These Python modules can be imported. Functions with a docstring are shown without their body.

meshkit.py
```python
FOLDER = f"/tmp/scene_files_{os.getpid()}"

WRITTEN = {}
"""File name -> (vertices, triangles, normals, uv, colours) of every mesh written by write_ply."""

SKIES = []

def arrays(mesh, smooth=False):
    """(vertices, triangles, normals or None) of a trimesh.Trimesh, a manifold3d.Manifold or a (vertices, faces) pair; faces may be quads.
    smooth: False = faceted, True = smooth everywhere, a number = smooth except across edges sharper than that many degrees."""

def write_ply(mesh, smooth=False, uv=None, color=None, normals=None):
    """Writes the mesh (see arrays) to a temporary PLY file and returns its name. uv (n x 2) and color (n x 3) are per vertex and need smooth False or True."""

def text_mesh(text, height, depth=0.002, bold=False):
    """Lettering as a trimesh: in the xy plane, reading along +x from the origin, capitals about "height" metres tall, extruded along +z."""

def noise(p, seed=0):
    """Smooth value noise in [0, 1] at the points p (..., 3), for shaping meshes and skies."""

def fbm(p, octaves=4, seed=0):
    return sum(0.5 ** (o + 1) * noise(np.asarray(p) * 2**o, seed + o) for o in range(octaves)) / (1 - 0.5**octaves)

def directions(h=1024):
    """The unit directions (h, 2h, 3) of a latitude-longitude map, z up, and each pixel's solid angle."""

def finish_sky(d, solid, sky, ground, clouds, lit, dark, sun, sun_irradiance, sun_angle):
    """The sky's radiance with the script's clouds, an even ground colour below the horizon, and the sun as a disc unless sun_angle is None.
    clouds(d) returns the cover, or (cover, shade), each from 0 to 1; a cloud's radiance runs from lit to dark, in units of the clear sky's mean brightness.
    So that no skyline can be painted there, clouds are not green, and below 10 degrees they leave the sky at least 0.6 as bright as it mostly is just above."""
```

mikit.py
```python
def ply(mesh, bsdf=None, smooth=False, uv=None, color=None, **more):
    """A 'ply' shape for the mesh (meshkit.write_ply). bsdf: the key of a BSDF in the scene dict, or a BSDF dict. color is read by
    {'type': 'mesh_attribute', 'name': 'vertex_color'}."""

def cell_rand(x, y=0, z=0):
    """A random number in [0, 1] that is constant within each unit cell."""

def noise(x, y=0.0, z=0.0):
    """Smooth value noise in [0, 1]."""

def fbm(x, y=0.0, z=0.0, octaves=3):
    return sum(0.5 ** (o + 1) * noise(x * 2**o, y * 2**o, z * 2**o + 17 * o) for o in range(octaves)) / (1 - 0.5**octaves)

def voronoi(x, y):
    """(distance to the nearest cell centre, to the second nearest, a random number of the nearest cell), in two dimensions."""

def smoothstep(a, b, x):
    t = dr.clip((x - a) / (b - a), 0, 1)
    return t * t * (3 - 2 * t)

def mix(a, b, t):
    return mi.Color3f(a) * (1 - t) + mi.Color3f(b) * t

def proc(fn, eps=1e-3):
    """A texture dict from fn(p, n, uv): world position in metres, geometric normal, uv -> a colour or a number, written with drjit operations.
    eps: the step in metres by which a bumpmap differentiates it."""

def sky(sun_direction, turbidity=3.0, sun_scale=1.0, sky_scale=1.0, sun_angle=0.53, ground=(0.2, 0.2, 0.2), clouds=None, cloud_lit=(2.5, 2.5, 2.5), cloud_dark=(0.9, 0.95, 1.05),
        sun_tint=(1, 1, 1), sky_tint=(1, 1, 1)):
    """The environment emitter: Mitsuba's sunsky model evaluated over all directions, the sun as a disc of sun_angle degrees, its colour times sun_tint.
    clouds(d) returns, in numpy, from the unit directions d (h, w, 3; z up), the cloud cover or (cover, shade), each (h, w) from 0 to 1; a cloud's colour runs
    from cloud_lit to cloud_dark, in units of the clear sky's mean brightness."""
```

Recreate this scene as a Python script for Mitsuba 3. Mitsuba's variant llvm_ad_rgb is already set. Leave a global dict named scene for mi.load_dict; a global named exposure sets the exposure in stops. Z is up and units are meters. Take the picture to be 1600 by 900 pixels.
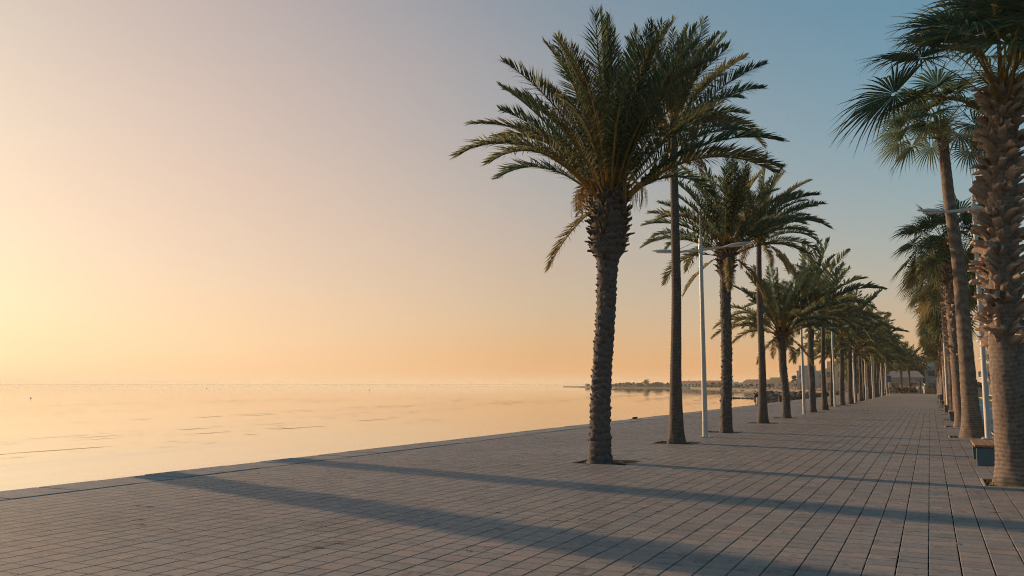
import math, random
import numpy as np
import trimesh, shapely
from shapely.geometry import Polygon, box as sbox, Point
import manifold3d as m3
import drjit as dr
import mitsuba as mi
import mikit, meshkit
from mikit import noise, fbm, cell_rand, smoothstep, mix, proc

T = mi.ScalarTransform4f
scene, labels = {}, {}
V = np.array

# ------------------------------------------------------------------ camera, sky, exposure
EYE = V([0, 0, 1.87])
PSI, TILT = math.radians(26.005), math.radians(6.477)      # heading left of the promenade axis (+y), upward tilt
look = EYE + V([-math.sin(PSI) * math.cos(TILT), math.cos(PSI) * math.cos(TILT), math.sin(TILT)])
scene['camera'] = {'type': 'perspective', 'fov': 2 * math.degrees(math.atan(800 / 1330)), 'fov_axis': 'x', 'near_clip': 0.05, 'far_clip': 30000.0,
                   'to_world': T().look_at(origin=EYE.tolist(), target=look.tolist(), up=[0, 0, 1]), 'medium': {'type': 'ref', 'id': 'air'}}
SUN_AZ, SUN_EL = math.radians(167), math.radians(13)
SUN = V([math.cos(SUN_AZ) * math.cos(SUN_EL), math.sin(SUN_AZ) * math.cos(SUN_EL), math.sin(SUN_EL)])


def veil(d):
    """Thin evening haze high up: thick and yellow near the sun, thinner and pinker away from it, gone towards the zenith."""
    el = np.degrees(np.arcsin(np.clip(d[..., 2], -1, 1)))
    ang = np.degrees(np.arccos(np.clip(d @ SUN, -1, 1)))
    cover = 0.71 * np.exp(-np.maximum(el, 0) / (5.2 + 40.0 * np.exp(-(ang / 45.0) ** 2)))
    cover = cover * (1 + 0.16 * (meshkit.fbm(d * V([2.2, 2.2, 11.0]), 4, 5) - 0.5))
    return np.clip(cover, 0, 1), np.clip(ang / 53.6, 0, 1) ** 1.67


exposure = 2.3
scene['sky'] = mikit.sky(SUN.tolist(), turbidity=2.5, sun_tint=(1.12, 1.08, 1.4), sky_tint=(0.61, 1.02, 1.015), clouds=veil, cloud_lit=(6.1, 2.78, 1.6), cloud_dark=(4.0, 1.13, 0.06))
scene['air'] = {'type': 'homogeneous', 'albedo': {'type': 'rgb', 'value': [0.99, 0.935, 0.75]}, 'sigma_t': 0.00023, 'phase': {'type': 'hg', 'g': 0.12}}


# ------------------------------------------------------------------ helpers
def rgb(c): return {'type': 'rgb', 'value': list(map(float, c))}


def mat(name, color, rough=0.8, spec=0.3, metallic=0.0, bump=None, **kw):
    b = {'type': 'principled', 'base_color': color if isinstance(color, dict) else rgb(color), 'roughness': rough, 'specular': spec, 'metallic': metallic, **kw}
    if bump:
        b = {'type': 'bumpmap', 'arbitrary': bump[0], 'scale': bump[1], 'bsdf': b}
    scene[name] = {'type': 'twosided', 'bsdf': b}
    return name


used = {}


def num(key):
    n = used.get(key, -1) + 1
    used[key] = n
    return key if n == 0 else f'{key}_{n:03d}'


def put(name, shape, to=None, label=None, cat=None, group=None, kind=None):
    """One entry of the scene; a name that is taken gets the next number."""
    k = num(name)
    scene[k] = {**shape, 'to_world': to} if to is not None else dict(shape)
    tag(k, label, cat, group, kind)
    return k


def tag(k, label=None, cat=None, group=None, kind=None):
    e = {a: b for a, b in dict(label=label, category=cat, group=group, kind=kind).items() if b}
    if e: labels[k] = e


def thing(name, label, cat, group=None):
    k = num(name); tag(k, label, cat, group); return k


def ply(m, b, smooth=False, **k): return mikit.ply(m, b, smooth, **k)


def tri(v, f): return trimesh.Trimesh(V(v, float), V(f, int), process=False)


def quads(f):
    f = V(f, int); return np.vstack([f[:, [0, 1, 2]], f[:, [0, 2, 3]]])


def cat(ms): return trimesh.util.concatenate([m for m in ms if m is not None])


def bx(x0, x1, y0, y1, z0, z1, c=0.0):
    """A box, its upright and top edges chamfered by c."""
    if c <= 0:
        m = trimesh.creation.box((x1 - x0, y1 - y0, z1 - z0)); m.apply_translation(((x0 + x1) / 2, (y0 + y1) / 2, (z0 + z1) / 2)); return m
    pts = []
    for x, sx in ((x0, 1), (x1, -1)):
        for y, sy in ((y0, 1), (y1, -1)):
            for z, sz in ((z0, 1), (z1, -1)):
                pts += [(x + sx * c, y + sy * c, z), (x + sx * c, y, z + sz * c), (x, y + sy * c, z + sz * c)]
    return trimesh.convex.convex_hull(V(pts))


def tube(path, radii, n=8, cap=True):
    P, R = V(path, float), np.broadcast_to(V(radii, float), len(path))
    t = np.gradient(P, axis=0); t /= np.linalg.norm(t, axis=1, keepdims=True)
    ref = np.eye(3)[int(np.argmin(np.abs(t).max(0)))] + V([0.011, 0.007, 0.005])
    a = np.cross(t, ref); a /= np.linalg.norm(a, axis=1, keepdims=True); b = np.cross(t, a)
    th = np.arange(n) * 2 * np.pi / n
    v = (P[:, None] + R[:, None, None] * (np.cos(th)[None, :, None] * a[:, None] + np.sin(th)[None, :, None] * b[:, None])).reshape(-1, 3)
    f = []
    for i in range(len(P) - 1):
        for j in range(n):
            k = (j + 1) % n
            f.append((i * n + j, i * n + k, (i + 1) * n + k, (i + 1) * n + j))
    f = quads(f)
    if cap:
        c0, c1 = len(v), len(v) + 1
        v = np.vstack([v, P[:1], P[-1:]]); e = (len(P) - 1) * n
        f = np.vstack([f, [(c0, (j + 1) % n, j) for j in range(n)], [(c1, e + j, e + (j + 1) % n) for j in range(n)]])
    return tri(v, f)


def hulls(chain):
    """Tapered bones: the hull of the spheres at each pair of joints, joined."""
    parts = []
    for (p, r), (q, s) in chain:
        a = m3.Manifold.sphere(r, 16).translate(tuple(map(float, p))); b = m3.Manifold.sphere(s, 16).translate(tuple(map(float, q)))
        parts.append(m3.Manifold.batch_hull([a, b]))
    return m3.Manifold.batch_boolean(parts, m3.OpType.Add)


def man(m):
    k = m.to_mesh(); return tri(k.vert_properties[:, :3], k.tri_verts)


def at(x, y, z=0, rz=0, s=1.0): return T().translate([x, y, z]).rotate([0, 0, 1], rz).scale(s)


ORD = 'nearest second third fourth fifth sixth seventh eighth ninth tenth eleventh twelfth thirteenth fourteenth fifteenth sixteenth seventeenth eighteenth nineteenth twentieth twenty-first twenty-second'.split()

# ------------------------------------------------------------------ materials
VC = {'type': 'mesh_attribute', 'name': 'vertex_color'}
scene['leaf'] = {'type': 'principledthin', 'base_color': VC, 'roughness': 0.33, 'diff_trans': 1.2, 'eta': 1.4, 'spec_trans': 0.0}
mat('bark', VC, 0.9, 0.2)
mat('paint', VC, 0.6, 0.4)
W, OX = 0.30, -0.104       # paving module, phase of the lengthways joints


def slab_color(dark):
    def fn(p, n, uv):
        i, j = dr.floor((p.x - OX) / W), dr.floor(p.y / W)
        r, r2 = cell_rand(i, j, 3), cell_rand(i, j, 7)
        big = fbm(p.x * 0.22, p.y * 0.22, 2.0, 3)
        fine = fbm(p.x * 34, p.y * 34, 1.0, 3)
        blot = smoothstep(0.60, 0.74, fbm(p.x * 1.7, p.y * 1.1, 5.0, 4))
        c = mix((0.190, 0.173, 0.160), (0.255, 0.221, 0.195), r)
        c = mix(c, (0.275, 0.21, 0.18), smoothstep(0.66, 1.0, r2) * 0.8)
        c = mix(c, (0.17, 0.166, 0.163), smoothstep(0.72, 0.95, 1 - r2) * 0.6)
        c = c * (0.80 + 0.28 * big + 0.18 * (fine - 0.5) * 2)
        spot = smoothstep(0.80, 0.86, noise(p.x * 9.0, p.y * 9.0, 3.0)) * 0.25
        return c * (1 - 0.16 * blot) * (1 - spot)
    return fn


mat('slab', proc(slab_color(False)), 0.55, 0.4)
mat('joint', proc(lambda p, n, uv: mix((0.02, 0.019, 0.018), (0.13, 0.105, 0.085), smoothstep(0.56, 0.70, fbm(p.x * 6, p.y * 3, 0.0, 4)))), 0.95, 0.1)
mat('far_paving', proc(lambda p, n, uv: mi.Color3f(0.205, 0.182, 0.166) * (0.84 + 0.3 * fbm(p.x * 0.5, p.y * 0.1, 0.0, 3)) * dr.select(dr.abs((p.x - OX) / W - dr.floor((p.x - OX) / W) - 0.5) > 0.47, 0.55, 1.0)), 0.65, 0.35)
mat('coping', proc(lambda p, n, uv: mix((0.20, 0.19, 0.18), (0.33, 0.31, 0.29), fbm(p.x * 5, p.y * 5, p.z * 5, 4)) * (0.75 + 0.4 * noise(p.x * 40, p.y * 40, 0.0))), 0.8, 0.3)
mat('soil', proc(lambda p, n, uv: mix((0.016, 0.013, 0.011), (0.055, 0.044, 0.034), fbm(p.x * 14, p.y * 14, 0.0, 4))), 0.95, 0.1)
mat('edging', (0.34, 0.29, 0.25), 0.75, 0.3)
mat('post_paint', proc(lambda p, n, uv: mi.Color3f(0.42, 0.42, 0.41) * (0.86 + 0.2 * fbm(p.x * 9, p.y * 9, p.z * 2.5, 3))), 0.38, 0.5)
mat('lamp_metal', (0.42, 0.43, 0.44), 0.35, 0.5)
mat('diffuser', (0.55, 0.55, 0.52), 0.25, 0.5)
mat('teal', (0.045, 0.11, 0.14), 0.45, 0.4)
mat('slat_wood', proc(lambda p, n, uv: mix((0.16, 0.085, 0.05), (0.30, 0.18, 0.11), fbm(p.x * 50, p.y * 2.2, p.z * 50, 3))), 0.6, 0.35)
mat('road_blue', proc(lambda p, n, uv: mi.Color3f(0.07, 0.14, 0.18) * (0.75 + 0.45 * fbm(p.x * 1.2, p.y * 0.7, 0.0, 4))), 0.8, 0.3)
mat('white_line', (0.62, 0.62, 0.58), 0.7, 0.3)
mat('yellow_kerb', (0.55, 0.42, 0.12), 0.7, 0.3)
mat('lawn_soil', (0.05, 0.075, 0.02), 0.95, 0.1)
mat('asphalt', (0.055, 0.056, 0.06), 0.9, 0.2)
mat('ground_mat', (0.13, 0.115, 0.09), 0.95, 0.1)
mat('quay_stone', (0.18, 0.17, 0.155), 0.9, 0.2)
mat('rock', VC, 0.9, 0.2)
mat('white_wall', (0.66, 0.62, 0.56), 0.85, 0.2)
mat('ochre_wall', (0.58, 0.42, 0.26), 0.85, 0.2)
mat('grey_wall', (0.34, 0.33, 0.32), 0.85, 0.2)
mat('red_tile', (0.36, 0.15, 0.09), 0.85, 0.2)
mat('roof_grey', (0.20, 0.19, 0.185), 0.8, 0.2)
mat('window_glass', (0.03, 0.05, 0.065), 0.06, 0.6)
mat('blue_glass', (0.05, 0.14, 0.22), 0.08, 0.6)
mat('dark_metal', (0.045, 0.047, 0.05), 0.5, 0.4)
mat('bin_paint', (0.05, 0.05, 0.13), 0.4, 0.4)
mat('sign_blue', (0.02, 0.10, 0.34), 0.4, 0.4)
mat('headland_wood', VC, 0.95, 0.1)


def waves(p, n, uv):
    swell = fbm(p.x * 0.14 + p.y * 0.02, p.y * 0.03, 5.0, 2)
    chop = fbm(p.x * 0.9, p.y * 0.16, 3.0, 3)
    streak = smoothstep(0.50, 0.72, fbm(p.x * 0.19 + p.y * 0.03, p.y * 0.025, 8.0, 3))
    calm = dr.exp(-dr.maximum(-14.7 - p.x, 0.0) / 85.0)
    return (1.4 * swell + chop * (0.5 + 0.7 * streak)) * calm


scene['water'] = {'type': 'twosided', 'bsdf': {'type': 'bumpmap', 'arbitrary': proc(waves, 2e-2), 'scale': 0.05, 'bsdf': {'type': 'blendbsdf', 'weight': 0.7,
    'first': {'type': 'plastic', 'diffuse_reflectance': rgb((0.02, 0.05, 0.055)), 'int_ior': 1.5}, 'second': {'type': 'conductor', 'specular_reflectance': rgb((0.95, 0.93, 0.9))}}}}

# ------------------------------------------------------------------ the setting: sea, land, promenade
QX = -14.75                                            # outer face of the quay
SEA = -0.95
sv = V([(-5000, -2000), (2000, -2000), (2000, 5000), (-5000, 5000)], float)
put('sea', ply(tri(np.c_[sv, np.full(4, SEA)], [(0, 1, 2), (0, 2, 3)]), 'water'), kind='structure', label='calm evening sea mirroring the peach sky')


def sheet(poly, z, drop=0.0, grid=None):
    """A polygon as a sheet at height z, with a skirt of depth drop."""
    v, f = trimesh.creation.triangulate_polygon(poly, engine='earcut')
    m = tri(np.c_[v, np.full(len(v), z)], f)
    if m.face_normals[:, 2].mean() < 0: m.invert()
    if drop:
        c = V(poly.exterior.coords)[::1 if poly.exterior.is_ccw else -1]; n = len(c)
        sk = tri(np.vstack([np.c_[c, np.full(n, z)], np.c_[c, np.full(n, z - drop)]]), quads([(i + n, i + 1 + n, i + 1, i) for i in range(n - 1)]))
        m = cat([m, sk])
    return m


LAND = Polygon([(2.05, -60), (2.05, 192), (-14.4, 192), (-16, 205), (-24, 235), (-37, 300), (-44, 325), (-62, 365), (-97, 470), (-170, 668), (-246, 708), (-300, 800), (-396, 985), (-420, 1010), (-380, 1100),
                (-100, 1500), (900, 1500), (900, -60)])
put('ground', ply(sheet(LAND, -0.03, 1.3), 'ground_mat'), kind='structure', label='pale earth and paved ground behind the promenade')
put('quay_wall', ply(bx(QX + 0.06, -14.3, -40, 192, -1.6, -0.02), 'quay_stone'), kind='structure', label='stone quay wall below the promenade edge')
base = thing('promenade', 'wide seaside promenade of small square paving slabs', None); labels[base]['kind'] = 'structure'
scene['promenade'] = ply(cat([bx(-14.3, 2.05, -40, 78, -0.5, -0.024), ]), 'joint')
put('promenade__far_paving', ply(bx(-13.605, 2.05, 78, 192, -0.5, -0.0), 'far_paving'))

# tree pits: (centre x, centre y, half size x, half size y)
LROW = [(-7.29, 19.84, 'd'), (-7.45, 27.4, 's'), (-7.36, 34.5, 'd'), (-7.45, 43.3, 's'), (-7.38, 50.5, 'd'), (-7.29, 61.9, 'd'), (-7.12, 67.7, 's'), (-7.7, 79.0, 't'), (-7.2, 83.0, 'd'), (-7.08, 90.2, 'd'),
        (-7.3, 98.5, 'd'), (-7.2, 106.0, 's'), (-7.3, 113.5, 'd'), (-7.2, 121.0, 'd'), (-7.3, 128.5, 's'), (-7.2, 136.0, 'd'), (-7.3, 144.0, 'd'), (-7.2, 152.0, 'd'), (-7.3, 160.0, 's'), (-7.2, 168.0, 'd')]
RROW = [(1.42, 19.0, 'b'), (1.30, 35.0, 's'), (1.22, 43.3, 'b'), (1.35, 51.8, 'b'), (1.25, 60.0, 's'), (1.35, 69.0, 'b'), (1.3, 78.0, 's'), (1.35, 87.0, 'b'), (1.3, 97.0, 'b'), (1.3, 107.0, 's'), (1.3, 118.0, 'b'),
        (1.3, 130.0, 'b'), (1.3, 143.0, 's'), (1.3, 157.0, 'b')]


def pit_rect(x, y, big=True):
    i0 = OX + W * round((x - 0.75 - OX) / W); j0 = W * round((y - 0.75) / W)
    return i0, i0 + 5 * W, j0, j0 + 5 * W


pits = [(pit_rect(x, y), 'l', k) for k, (x, y, t) in enumerate(LROW)] + [(pit_rect(x, y), 'r', k) for k, (x, y, t) in enumerate(RROW)]
near_pits = [p for p in pits if p[0][2] < 77]

rs = np.random.RandomState(4)
cols = np.arange(int(math.floor((-13.6 - OX) / W + 0.5)), int(math.floor((2.0 - OX) / W)))
rows = np.arange(int(2.4 / W), int(78 / W))
I, J = np.meshgrid(cols, rows, indexing='ij'); I, J = I.ravel(), J.ravel()
cx_, cy_ = OX + (I + 0.5) * W, (J + 0.5) * W
keep = np.ones(len(I), bool)
for (x0, x1, y0, y1), _, _ in near_pits:
    keep &= ~((cx_ > x0) & (cx_ < x1) & (cy_ > y0) & (cy_ < y1))
I, J, cx_, cy_ = I[keep], J[keep], cx_[keep], cy_[keep]


def slab_meshes(cx, cy, seed):
    """Chamfered paving slabs with slightly uneven tops: the vertices (n, 12, 3) and their faces."""
    r = np.random.RandomState(seed); n = len(cx)
    gx, gy = 0.0055 + 0.0025 * r.rand(n, 2), 0.0048 + 0.0016 * r.rand(n, 2)
    x = np.stack([cx - W / 2 + gx[:, 0], cx + W / 2 - gx[:, 1]], 1); y = np.stack([cy - W / 2 + gy[:, 0], cy + W / 2 - gy[:, 1]], 1)
    dx = r.randn(n) * 0.0006
    x = x + dx[:, None]
    h = r.randn(n) * 0.0004; ta, tb = r.randn(n) * 0.002, r.randn(n) * 0.002
    ring = lambda ins, z: np.stack([np.stack([x[:, a] + (ins if a == 0 else -ins), y[:, b] + (ins if b == 0 else -ins), z + h + ta * (-1 if a == 0 else 1) * W / 2 + tb * (-1 if b == 0 else 1) * W / 2], 1)
                                    for a, b in ((0, 0), (1, 0), (1, 1), (0, 1))], 1)
    v = np.concatenate([ring(0.004, 0.0), ring(0.0, -0.0035), ring(0.0, -0.03)], 1)
    f = [(0, 1, 2), (0, 2, 3)]
    for o in (0, 4):
        for k in range(4):
            q = (k + 1) % 4
            f += [(o + k, o + 4 + k, o + 4 + q), (o + k, o + 4 + q, o + q)]
    return v, V(f)


sv_, sf_ = slab_meshes(cx_, cy_, 11)
# the 300 slabs that show largest are entries of their own
dirx, diry = -math.sin(PSI), math.cos(PSI)
depth = cx_ * dirx + cy_ * diry; side = cx_ * diry - cy_ * dirx
seen = (depth > 7.6) & (np.abs(side) < depth * 0.62)
order = np.argsort(np.where(seen, depth * 1.0, 1e9))
single, rest = order[:300], order[300:]
for k in single: put('promenade__paving_slab', ply(tri(sv_[k], sf_), 'slab'))
allf = (sf_[None] + 12 * np.arange(len(rest))[:, None, None]).reshape(-1, 3)
put('promenade__paving', ply(tri(sv_[rest].reshape(-1, 3), allf), 'slab'), kind='stuff', label='small square slabs filling the rest of the promenade')

# coping stones along the quay
ce = thing('quay_edge', 'worn stone coping along the seaward edge of the promenade', None); labels[ce]['kind'] = 'structure'
y = 4.0; r = random.Random(3); far = []
while y < 190:
    L = r.uniform(0.95, 1.25); m = bx(QX, -13.612, y + 0.006, y + L - 0.006, -0.42, 0.012 + r.uniform(-0.006, 0.008), 0.02)
    if y < 72: put('quay_edge__coping_stone', ply(m, 'coping'))
    else: far.append(m)
    y += L
put('quay_edge__coping', ply(cat(far), 'coping'), kind='stuff')

# tree pits
for (x0, x1, y0, y1), row, k in pits:
    if y0 > 110: continue
    kk = thing('tree_pit', f"sunken square of bare soil round the {ORD[k]} palm of the {'seaward' if row == 'l' else 'landward'} row", 'tree pit', 'tree pits in the paving')
    gx, gy = np.meshgrid(np.linspace(x0 + 0.05, x1 - 0.05, 18), np.linspace(y0 + 0.05, y1 - 0.05, 18)); P = np.stack([gx, gy, gx * 0], -1)
    z = -0.05 + 0.05 * (meshkit.fbm(P * 5, 3, k) - 0.4) + 0.03 * np.exp(-((gx - (x0 + x1) / 2) ** 2 + (gy - (y0 + y1) / 2) ** 2) / 0.15)
    q = [(i * 18 + j, i * 18 + j + 1, (i + 1) * 18 + j + 1, (i + 1) * 18 + j) for i in range(17) for j in range(17)]
    z0 = 0.013 if y0 > 77 else 0.0
    put(f'{kk}__soil', ply(tri(np.stack([gx, gy, np.maximum(z + (0.07 if y0 > 77 else 0), -0.2)], -1).reshape(-1, 3), quads(q)), 'soil', True))
    e = 0.06
    for a in ((x0, x0 + e, y0, y1), (x1 - e, x1, y0, y1), (x0 + e + 0.003, x1 - e - 0.003, y0, y0 + e), (x0 + e + 0.003, x1 - e - 0.003, y1 - e, y1)):
        put(f'{kk}__edging', ply(bx(a[0] + 0.004, a[1] - 0.004, a[2] + 0.004, a[3] - 0.004, -0.2, 0.004 + z0, 0.006), 'edging'))
    # a few leaves, stones and weeds in it
    rr = np.random.RandomState(60 + k); ms = []
    for _ in range(26 if y0 < 60 else 0):
        s = rr.uniform(0.012, 0.04); m = trimesh.creation.icosphere(1, s); m.apply_scale((1, rr.uniform(0.6, 1), 0.6)); m.apply_translation((rr.uniform(x0 + 0.1, x1 - 0.1), rr.uniform(y0 + 0.1, y1 - 0.1), -0.035)); ms.append(m)
    if ms:
        m = cat(ms); put(f'{kk}__pebbles', ply(m, 'rock', color=np.tile([0.16, 0.14, 0.12], (len(m.vertices), 1))), kind='stuff')


def grass_tufts(n, x0, x1, y0, y1, z, hgt, seed, col=(0.10, 0.11, 0.035), dry=0.4):
    r = np.random.RandomState(seed)
    x, y, a, h = r.uniform(x0, x1, n), r.uniform(y0, y1, n), r.uniform(0, 6.28, n), hgt * r.uniform(0.5, 1.2, n)
    w, l = 0.008 + 0.006 * r.rand(n), r.uniform(0.2, 0.9, n) * h
    c, s = np.cos(a), np.sin(a)
    v = np.stack([np.stack([x - s * w, y + c * w, 0 * x + z], 1), np.stack([x + s * w, y - c * w, 0 * x + z], 1), np.stack([x + c * l, y + s * l, z + h], 1)], 1).reshape(-1, 3)
    colr = np.where(r.rand(n, 1) < dry, V([0.26, 0.20, 0.09]), V(col)) * r.uniform(0.7, 1.3, (n, 1))
    return tri(v, np.arange(3 * n).reshape(-1, 3)), np.repeat(colr, 3, 0)


r = np.random.RandomState(77); n = 150; lx_, ly_ = r.uniform(-13, 1.5, n), 8 + 42 * r.rand(n) ** 1.3; a = r.uniform(0, 6.28, n); ll, lw = r.uniform(0.03, 0.16, n), r.uniform(0.006, 0.02, n)
c_, s_ = np.cos(a), np.sin(a); zz_ = 0.006 + 0.004 * r.rand(n)
lv = np.stack([np.stack([lx_ - c_ * ll, ly_ - s_ * ll, zz_], 1), np.stack([lx_ + s_ * lw, ly_ - c_ * lw, zz_ + 0.01], 1), np.stack([lx_ + c_ * ll, ly_ + s_ * ll, zz_ + 0.004], 1), np.stack([lx_ - s_ * lw, ly_ + c_ * lw, zz_ + 0.006], 1)], 1).reshape(-1, 3)
lf = (quads([(0, 1, 2, 3)])[None] + 4 * np.arange(n)[:, None, None]).reshape(-1, 3)
put('leaf_litter', mikit.ply(tri(lv, lf), 'paint', False, color=np.repeat(V([0.13, 0.09, 0.05]) * r.uniform(0.4, 1.4, (n, 1)), 4, 0)), kind='stuff', label='dry scraps of palm leaf scattered over the paving')

# ------------------------------------------------------------------ palms
GREEN, DEEP, OLIVE, TAN = V([0.095, 0.165, 0.095]), V([0.042, 0.094, 0.074]), V([0.12, 0.105, 0.03]), V([0.30, 0.20, 0.09])
PETIOLE = V([0.34, 0.24, 0.09])


def curve(L, a0, bend, n=16, power=1.3, yaw=0.0):
    s = np.linspace(0, 1, n)
    a = a0 - bend * s ** power
    ds = L / (n - 1)
    t = np.stack([np.cos(a) * np.cos(yaw * s), np.cos(a) * np.sin(yaw * s), np.sin(a)], 1)
    p = np.vstack([[0, 0, 0], np.cumsum((t[1:] + t[:-1]) / 2 * ds, 0)])
    return s, p, t


def pinnate(seed, L, a0, bend, n=72, leaf=0.50, width=0.036, dry=0.0, bare=0.16):
    """One feather frond growing along +x: rachis and n pairs of leaflets. -> (mesh, colours)"""
    r = np.random.RandomState(seed)
    s, p, t = curve(L, a0, bend, 16, 1.35, r.uniform(-0.25, 0.25))
    B = np.cross(V([0, 0, 1.0]), t); B /= np.linalg.norm(B, axis=1, keepdims=True); N = np.cross(t, B)
    rad = L * (0.0085 * (1 - s) ** 0.9 + 0.0011); rad[:2] *= (2.0, 1.25)
    rv = np.stack([p + B * rad[:, None], p - B * rad[:, None], p - N * 1.1 * rad[:, None]], 1).reshape(-1, 3)
    rf = quads([(i * 3 + k, i * 3 + (k + 1) % 3, i * 3 + 3 + (k + 1) % 3, i * 3 + 3 + k) for i in range(15) for k in range(3)])
    rc = np.repeat(PETIOLE * (1 - 0.6 * s[:, None]) + OLIVE * 0.6 * s[:, None], 3, 0) * (1 - 0.2 * dry)
    u = np.repeat(np.linspace(bare, 0.995, n), 2) + r.randn(2 * n) * 0.003
    sd = np.tile([1.0, -1.0], n)
    P, Tn, Bn, Nn = (np.stack([np.interp(u, s, a[:, k]) for k in range(3)], 1) for a in (p, t, B, N))
    w_ = (u - bare) / (1 - bare)
    phi = np.radians(64 - 34 * w_ + r.randn(2 * n) * 6)
    vv = np.radians(22 + r.choice([-14, 4, 20], 2 * n) + r.randn(2 * n) * 5)
    D = Tn * np.cos(phi)[:, None] + (Bn * (sd * np.cos(vv))[:, None] + Nn * np.sin(vv)[:, None]) * np.sin(phi)[:, None]
    ln = leaf * (0.35 + 0.65 * np.sin(np.pi * np.clip(0.10 + 0.72 * w_, 0, 1)) ** 0.8) * (1 - 0.45 * np.clip((w_ - 0.75) / 0.25, 0, 1)) * r.uniform(0.88, 1.1, 2 * n)
    ln *= np.where(w_ < 0.08, 0.5, 1.0)
    droop = (0.10 + 0.25 * dry) * r.uniform(0.5, 1.5, 2 * n)
    Wd = Tn - D * (Tn * D).sum(1, keepdims=True); Wd /= np.linalg.norm(Wd, axis=1, keepdims=True)
    Wd = Wd * np.cos(0.5) + np.cross(D, Wd) * np.sin(0.5) * sd[:, None]
    dn = lambda k: -V([0, 0, 1.0])[None] * (ln * droop * k)[:, None]
    hw = (width * r.uniform(0.8, 1.2, 2 * n) / 2)[:, None]
    mid = P + D * (ln * 0.5)[:, None] + dn(0.25); tip = P + D * ln[:, None] + dn(1.0)
    lv = np.stack([P - Wd * hw * 0.6, P + Wd * hw * 0.6, mid - Wd * hw, mid + Wd * hw, tip], 1).reshape(-1, 3)
    lf = (V([(0, 1, 3), (0, 3, 2), (2, 3, 4)])[None] + 5 * np.arange(2 * n)[:, None, None]).reshape(-1, 3)
    g = DEEP + (GREEN - DEEP) * r.rand(2 * n, 1) + (OLIVE - GREEN) * 0.35 * r.rand(2 * n, 1)
    g = g * (1 - dry) + TAN * r.uniform(0.6, 1.2, (2 * n, 1)) * dry
    lc = np.repeat(g, 5, 0); lc[4::5] = lc[4::5] * 0.75 + TAN * 0.25
    return tri(np.vstack([rv, lv]), np.vstack([rf, lf + len(rv)])), np.vstack([rc, lc])


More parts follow.
